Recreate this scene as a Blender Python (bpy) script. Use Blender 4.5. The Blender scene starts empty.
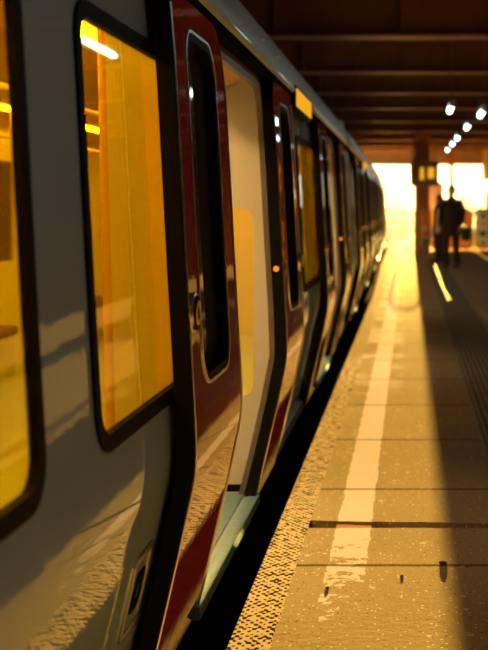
import bpy, bmesh, math, random
from mathutils import Vector, Matrix, noise
random.seed(7)
S = bpy.context.scene
C = S.collection
PI = math.pi

# ------------------------------------------------------------------ camera frame
F, XV, YV, H = 1200.0, 410.0, 207.0, 1.36      # focal length (px), where lines along the platform meet, eye height

# ------------------------------------------------------------------ materials
def nt(name):
    m = bpy.data.materials.new(name); m.use_nodes = True
    t = m.node_tree; t.nodes.clear()
    out = t.nodes.new('ShaderNodeOutputMaterial')
    return m, t, out
def N(t, kind, **kw):
    n = t.nodes.new(kind)
    for k, v in kw.items():
        if k.startswith('_'):
            setattr(n, k[1:], v)
        else:
            n.inputs[k.replace('__', ' ')].default_value = v
    return n
def L(t, a, ao, b, bi):
    t.links.new(a.outputs[ao], b.inputs[bi])
def math_(t, op, a, b=None, clamp=False):
    n = t.nodes.new('ShaderNodeMath'); n.operation = op; n.use_clamp = clamp
    for i, v in enumerate((a, b)):
        if v is None: continue
        if isinstance(v, (int, float)): n.inputs[i].default_value = v
        else: t.links.new(v, n.inputs[i])
    return n.outputs[0]
def mixc(t, fac, a, b):
    n = t.nodes.new('ShaderNodeMix'); n.data_type = 'RGBA'
    for sock, v in ((n.inputs[0], fac), (n.inputs[6], a), (n.inputs[7], b)):
        if isinstance(v, (int, float)): sock.default_value = v
        elif isinstance(v, tuple): sock.default_value = (*v, 1) if len(v) == 3 else v
        else: t.links.new(v, sock)
    return n.outputs[2]
def smooth(t, x, a, b):
    n = t.nodes.new('ShaderNodeMapRange'); n.interpolation_type = 'SMOOTHSTEP'
    t.links.new(x, n.inputs[0]); n.inputs[1].default_value = a; n.inputs[2].default_value = b
    return n.outputs[0]

def mat(name, col, rough=.5, metal=0., coat=0., noise_scale=8., var=.12, bump=0., bump_scale=40., spec=.5, coat_rough=.05):
    m, t, out = nt(name)
    p = N(t, 'ShaderNodeBsdfPrincipled', Roughness=rough, Metallic=metal)
    p.inputs['Coat Weight'].default_value = coat
    p.inputs['Coat Roughness'].default_value = coat_rough
    p.inputs['Specular IOR Level'].default_value = spec
    tc = N(t, 'ShaderNodeTexCoord')
    n = N(t, 'ShaderNodeTexNoise', Scale=noise_scale, Detail=4.)
    L(t, tc, 'Object', n, 'Vector')
    d = tuple(max(0, c * (1 - var)) for c in col); b = tuple(min(1, c * (1 + var)) for c in col)
    t.links.new(mixc(t, n.outputs['Fac'], d, b), p.inputs['Base Color'])
    if bump:
        n2 = N(t, 'ShaderNodeTexNoise', Scale=bump_scale, Detail=3.)
        L(t, tc, 'Object', n2, 'Vector')
        bm = N(t, 'ShaderNodeBump', Strength=1., Distance=bump)
        L(t, n2, 'Fac', bm, 'Height'); L(t, bm, 'Normal', p, 'Normal')
        if coat: L(t, bm, 'Normal', p, 'Coat Normal')
    L(t, p, 'BSDF', out, 'Surface')
    return m
def emit(name, col, s):
    m, t, out = nt(name)
    e = N(t, 'ShaderNodeEmission', Strength=s); e.inputs['Color'].default_value = (*col, 1)
    L(t, e, 'Emission', out, 'Surface')
    return m
def glass(name, tint, ior=1.45, rough=.02):
    m, t, out = nt(name)
    tr = N(t, 'ShaderNodeBsdfTransparent'); tr.inputs['Color'].default_value = (*tint, 1)
    gl = N(t, 'ShaderNodeBsdfAnisotropic', Roughness=rough)
    ge = N(t, 'ShaderNodeNewGeometry'); dt = N(t, 'ShaderNodeVectorMath', _operation='DOT_PRODUCT')
    L(t, ge, 'Normal', dt, 0); L(t, ge, 'Incoming', dt, 1)
    c = math_(t, 'SUBTRACT', 1., math_(t, 'ABSOLUTE', dt.outputs['Value']), True)
    r0 = ((ior - 1) / (ior + 1)) ** 2
    fac = math_(t, 'ADD', math_(t, 'MULTIPLY', math_(t, 'POWER', c, 5.), 1 - r0), r0, True)
    mx = N(t, 'ShaderNodeMixShader')
    t.links.new(fac, mx.inputs[0]); L(t, tr, 'BSDF', mx, 1); L(t, gl, 'BSDF', mx, 2)
    L(t, mx, 'Shader', out, 'Surface')
    return m

M = {}
M['body'] = mat('grey train paint', (.31, .42, .56), .6, 0, 1., 3., .06, .0006, 9., spec=0., coat_rough=.03)
M['roof'] = mat('blue grey roof paint', (.30, .43, .48), .42, .1, .3, 5., .15)
M['red'] = mat('maroon door paint', (.30, .028, .022), .6, 0, 1., 3., .06, .0005, 9., spec=0., coat_rough=.03)
M['rubber'] = mat('black rubber', (.007, .006, .006), .6, var=.3, spec=.05)
M['black'] = mat('black underframe grime', (.012, .010, .009), .9, var=.4, spec=0.)
M['chrome'] = mat('brushed steel', (.62, .60, .56), .28, 1., var=.08)
M['sill'] = mat('worn aluminium sill', (.30, .50, .49), .42, .5, noise_scale=30., var=.35, bump=.0006, bump_scale=120.)
M['jamb'] = mat('brown grey door jamb', (.13, .095, .075), .45, var=.1)
M['cream'] = mat('cream laminate', (.74, .66, .48), .35, 0, .2, 2., .04)
M['warmceil'] = mat('warm cabin ceiling', (.62, .35, .10), .5, var=.05)
M['cfloor'] = mat('pale grey cabin floor', (.42, .50, .48), .3, noise_scale=60., var=.12)
M['amber'] = glass('amber tinted window glass', (1.0, .83, .09), 1.33)  # amber glow of the lit cabin put into the glass tint
M['ambersc'] = glass('amber tinted screen glass', (1.0, .85, .40), 1.3)  # same cabin glow put into the screen pane's tint
M['darkglass'] = mat('dark door glass', (.05, .046, .04), .04, 0, .6, var=.1, spec=.7)
M['seat'] = mat('brown moquette', (.22, .13, .07), .9, noise_scale=50., var=.4)
M['seatbase'] = mat('beige seat shell', (.55, .50, .40), .5)
M['yellowpole'] = mat('yellow pole paint', (.80, .48, .04), .3, 0, .5)
M['strip'] = emit('warm cabin light strip', (1., .66, .27), 27.)
M['cool'] = emit('cool doorway lamp', (.55, 1., .97), 18.)
M['display'] = emit('amber display', (1., .46, .02), .9)
M['orange'] = emit('orange indicator', (1., .25, .02), 1.2)
M['tube'] = emit('cool fluorescent tube', (.68, .96, 1.), 14.)
M['lampbody'] = mat('grey lamp housing', (.25, .25, .24), .4, .5)
M['rust'] = mat('rust brown steel', (.17, .062, .026), .42, .0, noise_scale=2.5, var=.55, bump=.004, bump_scale=12.)
M['deck'] = mat('soot brown deck', (.09, .035, .018), .9, noise_scale=1.5, var=.5, spec=0.)
M['tan'] = mat('tan laminate', (.60, .50, .33), .4, 0, .1, 2., .04)  # cream darkened in its colour so doorway screens look less brightly lit
M['brick'] = mat('dark station wall', (.07, .04, .028), .9, noise_scale=5., var=.4, bump=.003, bump_scale=14., spec=0.)
M['column'] = mat('maroon column paint', (.30, .12, .10), .5, var=.15)
M['signbox'] = mat('brown sign casing', (.20, .09, .035), .5, var=.15)
M['frame'] = mat('bronze screen frame', (.13, .085, .045), .35, .6)
M['bluepanel'] = mat('blue panel', (.02, .10, .45), .4)
M['paleblue'] = mat('pale blue sign', (.30, .48, .62), .4)
M['navy'] = mat('navy sign disc', (.015, .03, .11), .4)
M['signred'] = mat('red sign', (.60, .03, .03), .4)
M['signorange'] = mat('orange sign', (.62, .18, .04), .4)
M['signyellow'] = mat('yellow sign', (.85, .55, .06), .4)
M['signwhite'] = mat('off white sign', (.36, .38, .42), .5)
M['boardamber'] = mat('amber board panel', (.48, .22, .05), .4)
M['yellowpillar'] = mat('ochre pillar paint', (.62, .36, .06), .55)
M['clear'] = glass('clear screen glass', (.97, .93, .84), 1.3)
M['rail'] = mat('steel rail', (.14, .10, .075), .8, spec=0.)
M['ballast'] = mat('ballast', (.09, .07, .05), 1., noise_scale=14., var=.6, bump=.0008, bump_scale=16., spec=0.)
M['sleeper'] = mat('old sleeper', (.12, .08, .05), .9, spec=0.)
M['ground'] = mat('dusty ground', (.30, .30, .33), .9, noise_scale=.6, var=.3, spec=0.)
M['leaf'] = mat('hazy foliage', (.16, .17, .06), .8, noise_scale=1.2, var=.4)
M['trunk'] = mat('bark', (.12, .08, .05), .9)
M['skin'] = mat('skin', (.42, .25, .17), .55)
M['coat'] = mat('dark coat', (.020, .008, .013), .9, noise_scale=20., var=.3)
M['mcoat'] = mat('dark red coat', (.10, .014, .018), .8, noise_scale=20., var=.3)
M['trouser'] = mat('dark trousers', (.018, .012, .016), .85)
M['shoe'] = mat('black shoes', (.012, .010, .010), .5)
M['hair'] = mat('dark brown hair', (.035, .015, .010), .6)
M['bag'] = mat('dark bag', (.022, .020, .035), .7)
M['paper'] = mat('white paper', (.75, .72, .68), .7)
M['eye'] = mat('dark eye', (.02, .015, .012), .2)
M['mortar'] = mat('joint filler', (.19, .10, .04), 1., spec=0., bump=.0, noise_scale=30., var=.3)

def platform_mat():
    m, t, out = nt('worn platform concrete')
    p = N(t, 'ShaderNodeBsdfDiffuse', Roughness=.3)
    tc = N(t, 'ShaderNodeTexCoord')
    sx = N(t, 'ShaderNodeSeparateXYZ'); L(t, tc, 'Object', sx, 0)
    X, Y = sx.outputs[0], sx.outputs[1]
    n1 = N(t, 'ShaderNodeTexNoise', Scale=1.7, Detail=6.); L(t, tc, 'Object', n1, 'Vector')
    n2 = N(t, 'ShaderNodeTexNoise', Scale=26., Detail=6., Roughness=.65); L(t, tc, 'Object', n2, 'Vector')
    n3 = N(t, 'ShaderNodeTexNoise', Scale=120., Detail=4.); L(t, tc, 'Object', n3, 'Vector')
    n4 = N(t, 'ShaderNodeTexNoise', Scale=9., Detail=8., Roughness=.7); L(t, tc, 'Object', n4, 'Vector')
    base = mixc(t, n1.outputs[0], (.19, .146, .090), (.26, .205, .135))
    base = mixc(t, smooth(t, n2.outputs[0], .35, .7), base, (.23, .178, .115))
    base = mixc(t, math_(t, 'MULTIPLY', smooth(t, n3.outputs[0], .50, .68), .45), base, (.07, .050, .027))
    # pale and dark aggregate specks
    vo = N(t, 'ShaderNodeTexVoronoi', Scale=70.); L(t, tc, 'Object', vo, 'Vector')
    vs = N(t, 'ShaderNodeSeparateColor'); L(t, vo, 'Color', vs, 0)
    near = math_(t, 'LESS_THAN', vo.outputs['Distance'], .28)
    pale = math_(t, 'MULTIPLY', near, math_(t, 'GREATER_THAN', vs.outputs[0], .86))
    dark = math_(t, 'MULTIPLY', near, math_(t, 'LESS_THAN', vs.outputs[0], .09))
    base = mixc(t, pale, base, (.50, .44, .36))
    base = mixc(t, math_(t, 'MULTIPLY', dark, .8), base, (.06, .04, .025))
    v2 = N(t, 'ShaderNodeTexVoronoi', Scale=15.); L(t, tc, 'Object', v2, 'Vector')
    v2s = N(t, 'ShaderNodeSeparateColor'); L(t, v2, 'Color', v2s, 0)
    chip = math_(t, 'MULTIPLY', math_(t, 'LESS_THAN', math_(t, 'ADD', v2.outputs['Distance'], math_(t, 'MULTIPLY', n2.outputs[0], .3)), .33), math_(t, 'GREATER_THAN', v2s.outputs[0], .80))
    base = mixc(t, math_(t, 'MULTIPLY', chip, .8), base, (.42, .34, .29))
    pit = math_(t, 'MULTIPLY', math_(t, 'LESS_THAN', math_(t, 'ADD', v2.outputs['Distance'], math_(t, 'MULTIPLY', n2.outputs[0], .3)), .27), math_(t, 'LESS_THAN', v2s.outputs[1], .10))
    base = mixc(t, math_(t, 'MULTIPLY', pit, .8), base, (.06, .04, .025))
    # painted line, chipped; almost gone in the nearest slabs
    wob = math_(t, 'MULTIPLY', math_(t, 'SUBTRACT', n4.outputs[0], .5), .05)
    xw = math_(t, 'ADD', X, wob)
    line = math_(t, 'MULTIPLY', math_(t, 'GREATER_THAN', xw, -.312), math_(t, 'LESS_THAN', xw, -.165))
    wear = math_(t, 'ADD', math_(t, 'MULTIPLY', n4.outputs[0], .75), math_(t, 'MULTIPLY', n2.outputs[0], .35))
    thr = N(t, 'ShaderNodeMapRange'); t.links.new(Y, thr.inputs[0])
    thr.inputs[1].default_value = 3.9; thr.inputs[2].default_value = 5.25; thr.inputs[3].default_value = .65; thr.inputs[4].default_value = .40
    paint = math_(t, 'MULTIPLY', line, math_(t, 'GREATER_THAN', wear, thr.outputs[0]))
    base = mixc(t, math_(t, 'MULTIPLY', paint, .85), base, (.42, .36, .40))
    # pale scuffed patches beside the line, further along
    pt = math_(t, 'ADD', math_(t, 'MULTIPLY', n1.outputs[0], .6), math_(t, 'MULTIPLY', n4.outputs[0], .5))
    pm = math_(t, 'MULTIPLY', smooth(t, pt, .53, .60), math_(t, 'MULTIPLY', smooth(t, Y, 7., 12.), smooth(t, X, -.02, -.12)))
    base = mixc(t, math_(t, 'MULTIPLY', pm, .65), base, (.42, .36, .38))
    # slab joints every 1.23 m
    yj = math_(t, 'ADD', Y, math_(t, 'MULTIPLY', math_(t, 'SUBTRACT', n2.outputs[0], .5), .02))
    fr = math_(t, 'FRACT', math_(t, 'DIVIDE', math_(t, 'SUBTRACT', yj, 2.71), 1.23))
    dj = math_(t, 'ABSOLUTE', math_(t, 'SUBTRACT', fr, .5))
    joint = math_(t, 'LESS_THAN', dj, .012)
    inner = math_(t, 'GREATER_THAN', X, -.43)
    base = mixc(t, math_(t, 'MULTIPLY', joint, .75), base, (.035, .022, .012))
    # worn tactile edge: rows of small studs, broken up
    edge = math_(t, 'LESS_THAN', math_(t, 'ADD', X, math_(t, 'MULTIPLY', wob, .15)), -.432)
    k = 2 * PI / .030
    st = math_(t, 'MULTIPLY', math_(t, 'SINE', math_(t, 'MULTIPLY', X, k)), math_(t, 'SINE', math_(t, 'MULTIPLY', Y, k * .72)))
    st = math_(t, 'ADD', st, math_(t, 'MULTIPLY', math_(t, 'SUBTRACT', n2.outputs[0], .5), 6.5))
    hole = smooth(t, st, -.12, -.42)
    ecol = mixc(t, hole, (.34, .265, .18), (.022, .014, .008))
    base = mixc(t, edge, base, ecol)
    t.links.new(base, p.inputs['Color'])
    # relief
    hgt = math_(t, 'MULTIPLY', n2.outputs[0], .0026)
    hgt = math_(t, 'ADD', hgt, math_(t, 'MULTIPLY', n3.outputs[0], .0007))
    hgt = math_(t, 'ADD', hgt, math_(t, 'MULTIPLY', pale, .0008))
    hgt = math_(t, 'ADD', hgt, math_(t, 'MULTIPLY', paint, .0008))
    hgt = math_(t, 'SUBTRACT', hgt, math_(t, 'MULTIPLY', joint, .006))
    hgt = math_(t, 'SUBTRACT', hgt, math_(t, 'MULTIPLY', math_(t, 'MULTIPLY', edge, hole), .004))
    hgt = math_(t, 'ADD', hgt, math_(t, 'MULTIPLY', chip, .0015))
    bm = N(t, 'ShaderNodeBump', Strength=.4, Distance=1.); t.links.new(hgt, bm.inputs['Height'])
    L(t, bm, 'Normal', p, 'Normal')
    # worn, slightly polished: a sheen only at a very flat angle
    ge = N(t, 'ShaderNodeNewGeometry'); dt = N(t, 'ShaderNodeVectorMath', _operation='DOT_PRODUCT')
    L(t, ge, 'Normal', dt, 0); L(t, ge, 'Incoming', dt, 1)
    c = math_(t, 'SUBTRACT', 1., math_(t, 'ABSOLUTE', dt.outputs['Value']), True)
    fac = math_(t, 'MULTIPLY', math_(t, 'POWER', c, 30.), .012, True)
    gl = N(t, 'ShaderNodeBsdfAnisotropic', Roughness=.5); gl.inputs['Color'].default_value = (.9, .9, .9, 1)
    L(t, bm, 'Normal', gl, 'Normal')
    mx = N(t, 'ShaderNodeMixShader'); t.links.new(fac, mx.inputs[0]); L(t, p, 'BSDF', mx, 1); L(t, gl, 'BSDF', mx, 2)
    L(t, mx, 'Shader', out, 'Surface')
    return m
M['platform'] = platform_mat()
M['grime'] = mat('dirt in the grooves', (.03, .024, .018), .9, noise_scale=30., var=.4)
M['ridged'] = mat('dull ribbed metal', (.20, .18, .15), .7, 0, spec=0., noise_scale=20., var=.25)

# ------------------------------------------------------------------ object helpers
def link(name, me, m=None, parent=None, kind=None):
    o = bpy.data.objects.new(name, me); C.objects.link(o)
    if m is not None: me.materials.append(m)
    if parent is not None: o.parent = parent
    if kind: o['kind'] = kind
    return o
def obj(name, bm, m, parent=None, kind=None, sharp=40, origin=None):
    me = bpy.data.meshes.new(name)
    if origin is not None:
        bmesh.ops.translate(bm, verts=bm.verts, vec=-Vector(origin))
    bmesh.ops.recalc_face_normals(bm, faces=bm.faces)
    bm.to_mesh(me); bm.free()
    me.polygons.foreach_set('use_smooth', [True] * len(me.polygons))
    me.set_sharp_from_angle(angle=math.radians(sharp))
    return link(name, me, m, parent, kind)
def thing(name, label, cat, loc=(0, 0, 0), rz=0, group=None):
    o = bpy.data.objects.new(name, None); C.objects.link(o)
    o.location = loc; o.rotation_euler = (0, 0, rz); o.empty_display_size = .2
    o['label'] = label; o['category'] = cat
    if group: o['group'] = group
    return o
def tag(o, label, cat, group=None):
    o['label'] = label; o['category'] = cat
    if group: o['group'] = group
    return o
def copy_tree(o, parent=None):
    c = o.copy(); C.objects.link(c)
    if parent is not None: c.parent = parent
    for ch in list(o.children): copy_tree(ch, c)
    return c
def box(bm, x0, x1, y0, y1, z0, z1, bev=0.):
    r = bmesh.ops.create_cube(bm, size=1.)
    vs = r['verts']
    for v in vs:
        v.co = Vector(((x0 + x1) / 2 + v.co.x * (x1 - x0), (y0 + y1) / 2 + v.co.y * (y1 - y0), (z0 + z1) / 2 + v.co.z * (z1 - z0)))
    if bev:
        es = list({e for v in vs for e in v.link_edges})
        bmesh.ops.bevel(bm, geom=es, offset=bev, segments=2, affect='EDGES', profile=.5)
    return bm
def tube(bm, pts, r, n=10, caps=True):
    pts = [Vector(p) for p in pts]
    rs = r if isinstance(r, (list, tuple)) else [r] * len(pts)
    rings = []
    for i, p in enumerate(pts):
        d = (pts[min(i + 1, len(pts) - 1)] - pts[max(i - 1, 0)]).normalized()
        a = Vector((0, 0, 1)) if abs(d.z) < .9 else Vector((1, 0, 0))
        u = d.cross(a).normalized(); v = d.cross(u)
        rings.append([bm.verts.new(p + (u * math.cos(2 * PI * k / n) + v * math.sin(2 * PI * k / n)) * rs[i]) for k in range(n)])
    for a, b in zip(rings, rings[1:]):
        for k in range(n): bm.faces.new((a[k], a[(k + 1) % n], b[(k + 1) % n], b[k]))
    if caps:
        bm.faces.new(rings[0]); bm.faces.new(rings[-1])
    return bm
def loft(bm, secs, n=20, power=1.):
    """secs: (cx, cy, z, rx, ry) ellipses stacked upward"""
    rings = []
    for cx, cy, z, rx, ry in secs:
        rings.append([bm.verts.new((cx + rx * math.cos(2 * PI * k / n), cy + ry * math.sin(2 * PI * k / n), z)) for k in range(n)])
    for a, b in zip(rings, rings[1:]):
        for k in range(n): bm.faces.new((a[k], a[(k + 1) % n], b[(k + 1) % n], b[k]))
    bm.faces.new(rings[0]); bm.faces.new(rings[-1])
    return bm
B = bmesh.new

# ------------------------------------------------------------------ the cross-section of the train's side (door face)
PP = [(-.30, -.800), (-.05, -.742), (-.03, -.733), (.14, -.691), (.331, -.647), (.376, -.636), (.565, -.5965), (.62, -.584), (.66, -.578), (.72, -.578), (.765, -.580),
      (1.178, -.604), (1.535, -.623), (1.72, -.633), (1.93, -.649), (2.02, -.658), (2.3, -.69)]
def praw(z):
    for (a, xa), (b, xb) in zip(PP, PP[1:]):
        if z <= b: return xa + (xb - xa) * (z - a) / (b - a)
    return PP[-1][1]
def P(z):
    w = .045
    return sum(praw(z + w * (k / 4)) for k in range(-4, 5)) / 9
BODY = -.07

def rr(dz, r):                      # inset of a rounded corner at distance dz from its edge
    if dz >= r: return 0.
    return r - math.sqrt(max(0, r * r - (r - dz) ** 2))
def frange(a, b, n): return [a + (b - a) * i / n for i in range(n + 1)]

def slab(rows, x_of, thick):
    """rows: (z, [y breakpoints], [solid flags between them]); closed panel following the side's curve"""
    bm = B()
    grid = []
    for z, ys, fl in rows:
        x = x_of(z)
        grid.append(([bm.verts.new((x, y, z)) for y in ys], [bm.verts.new((x - thick, y, z)) for y in ys], fl))
    for (f0, b0, fl), (f1, b1, _) in zip(grid, grid[1:]):
        for i, s in enumerate(fl):
            if not s: continue
            bm.faces.new((f0[i], f0[i + 1], f1[i + 1], f1[i]))
            bm.faces.new((b0[i], b1[i], b1[i + 1], b0[i + 1]))
    bmesh.ops.remove_doubles(bm, verts=bm.verts, dist=1e-5)
    # close all open borders between front and back sheets
    front = {}
    bnd = [e for e in bm.edges if e.is_boundary]
    key = lambda v: (round(v.co.y, 4), round(v.co.z, 4))
    back = {}
    for v in {v for e in bnd for v in e.verts}:
        x = x_of(v.co.z)
        (front if abs(v.co.x - x) < thick * .4 else back)[key(v)] = v
    for e in bnd:
        a, b = e.verts
        if key(a) in front and front[key(a)] is a and key(b) in front and front[key(b)] is b:
            c, d = back.get(key(b)), back.get(key(a))
            if c and d:
                try: bm.faces.new((a, b, c, d))
                except ValueError: pass
    return bm

def rounded_loop(y0, y1, z0, z1, r, rb=None, n=7, m=8):
    rb = r if rb is None else rb
    pts = []
    def arc(cy, cz, rad, a0):
        for k in range(n + 1):
            a = a0 + PI / 2 * k / n
            pts.append((cy + rad * math.cos(a), cz + rad * math.sin(a)))
    def seg(a, b):
        for k in range(1, m): pts.append((a[0] + (b[0] - a[0]) * k / m, a[1] + (b[1] - a[1]) * k / m))
    arc(y1 - rb, z0 + rb, rb, -PI / 2); seg((y1, z0 + rb), (y1, z1 - r))
    arc(y1 - r, z1 - r, r, 0); seg((y1 - r, z1), (y0 + r, z1))
    arc(y0 + r, z1 - r, r, PI / 2); seg((y0, z1 - r), (y0, z0 + rb))
    arc(y0 + rb, z0 + rb, rb, PI); seg((y0 + rb, z0), (y1 - rb, z0))
    return pts
def ring(y0, y1, z0, z1, r, w, x_of, proud, deep, rb=None, bm=None):
    """rounded frame of width w around an opening, from `proud` in front of the panel to `deep` behind it"""
    bm = bm or B()
    rb = r if rb is None else rb
    o = rounded_loop(y0, y1, z0, z1, r, rb); i = rounded_loop(y0 + w, y1 - w, z0 + w, z1 - w, max(.006, r - w), max(.006, rb - w))
    k = len(o)
    vo = [bm.verts.new((x_of(z) + proud, y, z)) for y, z in o]; vi = [bm.verts.new((x_of(z) + proud, y, z)) for y, z in i]
    wo = [bm.verts.new((x_of(z) - deep, y, z)) for y, z in o]; wi = [bm.verts.new((x_of(z) - deep, y, z)) for y, z in i]
    for a in range(k):
        b = (a + 1) % k
        bm.faces.new((vo[a], vo[b], vi[b], vi[a])); bm.faces.new((wo[a], wi[a], wi[b], wo[b]))
        bm.faces.new((vo[a], wo[a], wo[b], vo[b])); bm.faces.new((vi[a], vi[b], wi[b], wi[a]))
    return bm
def pane(y0, y1, z0, z1, r, x_of, off, thick=.008):
    zs = sorted(set([z0 + .001, z1 - .001] + [z0 + r * q for q in (.03, .1, .25, .5, 1)] + [z1 - r * q for q in (.03, .1, .25, .5, 1)] + frange(z0 + r, z1 - r, 8)))
    rows = []
    for z in zs:
        ins = max(rr(z - z0, r), rr(z1 - z, r))
        rows.append((z, [y0 + ins, y1 - ins], [True]))
    return slab(rows, lambda z: x_of(z) + off, thick)

ZS = frange(-.05, .5, 12) + frange(.54, .80, 10) + frange(.84, 2.0, 18)

# ------------------------------------------------------------------ train car
def door_leaf(y0, y1, lead, parent, T):
    """lead = +1: leading edge at y1, -1: at y0"""
    wy0, wy1 = (y0 + .18, y1 - .22) if lead > 0 else (y0 + .22, y1 - .18)
    wz0, wz1, wr, r = .86, 1.865, .10, .17
    z0, z1 = -.035, 1.965
    zs = sorted(set([z for z in frange(z0, .5, 12) + frange(.54, .80, 10) + frange(.84, z1 - r, 14)] +
                    [wz0 + wr * q for q in (0, .04, .12, .3, .6, 1)] + [wz1 - wr * q for q in (0, .04, .12, .3, .6, 1)] +
                    [z1 - r * q for q in (0, .02, .06, .14, .26, .42, .62, .8, 1)]))
    rows = []
    for z in zs:
        a, b = y0, y1
        ins = rr(z1 - z, r); tin = rr(z1 - z, .05)
        if lead > 0: b -= ins; a += tin
        else: a += ins; b -= tin
        q = wr if z < wz0 or z > wz1 else max(rr(z - wz0, wr), rr(wz1 - z, wr))
        inside = wz0 - 1e-6 <= z < wz1 - 1e-6
        rows.append((z, [a, max(a + .01, wy0 + q), min(b - .01, wy1 - q), b], [True, not inside, True]))
    leaf = obj('door_leaf', slab(rows, P, .05), M['red'], parent, sharp=35, origin=T)
    obj('window_pane', pane(wy0 + .004, wy1 - .004, wz0 + .004, wz1 - .004, wr - .004, P, -.034), M['darkglass'], leaf, origin=T)
    obj('window_seal', ring(wy0 - .006, wy1 + .006, wz0 - .006, wz1 + .006, wr + .006, .022, P, .001, .04), M['rubber'], leaf, origin=T)
    obj('window_trim', ring(wy0 - .016, wy1 + .016, wz0 - .016, wz1 + .016, wr + .016, .010, P, .004, .002), M['chrome'], leaf, origin=T)
    # black rubber along the vertical edges, as deep as the leaf stands off the side
    for y, rad in ((y0, r if lead < 0 else .05), (y1, r if lead > 0 else .05)):
        s = 1 if y == y1 else -1
        bm = slab([(z, sorted([y - s * rr(z1 - z, rad), y - s * rr(z1 - z, rad) + s * .012]), [True]) for z in frange(-.03, .5, 8) + frange(.54, .80, 10) + frange(.84, z1 - rad, 10) + [z1 - rad * q for q in (.8, .6, .42, .28, .16, .08, .03)]], lambda z: P(z) - .001, .048)
        obj('edge_seal', bm, M['rubber'], leaf, origin=T)
    # a thin bright rim on the outer arris of the leading edge and the trailing edge
    for y in (y0, y1):
        tp = z1 - (r if (y == y1) == (lead > 0) else .05)
        bm = B(); tube(bm, [(P(z) + .001, y, z) for z in frange(-.02, .5, 6) + frange(.54, .80, 10) + frange(.84, tp, 8)], .0035, 6)
        obj('edge_trim', bm, M['chrome'], leaf, origin=T)
    # round push button by the trailing edge
    by = y0 + .052 if lead > 0 else y1 - .052
    bz = 1.07; bx = P(bz)
    def disc(r, x0, x1):
        bm = B(); tube(bm, [(x0, by, bz), (x1, by, bz), (x1 + .003, by, bz)], [r, r, r * .9], 24); return bm
    bt = obj('push_button', disc(.048, bx - .005, bx + .014), M['rubber'], leaf, origin=T)
    bm = B(); n = 24
    rr_ = [[bm.verts.new((bx + .014 + h, by + q * math.cos(2 * PI * k / n), bz + q * math.sin(2 * PI * k / n))) for k in range(n)] for q, h in ((.036, 0), (.033, .006), (.022, .006), (.019, 0))]
    for a, b in zip(rr_, rr_[1:]):
        for k in range(n): bm.faces.new((a[k], a[(k + 1) % n], b[(k + 1) % n], b[k]))
    obj('button_ring', bm, M['yellowpole'], leaf, origin=T)
    bm = B(); n = 24
    rr_ = [[bm.verts.new((bx + h, by + q * math.cos(2 * PI * k / n), bz + q * math.sin(2 * PI * k / n))) for k in range(n)] for q, h in ((.056, 0), (.055, .009), (.050, .013), (.047, .009))]
    for a, b in zip(rr_, rr_[1:]):
        for k in range(n): bm.faces.new((a[k], a[(k + 1) % n], b[(k + 1) % n], b[k]))
    obj('button_bezel', bm, M['chrome'], leaf, origin=T)
    return leaf

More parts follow.
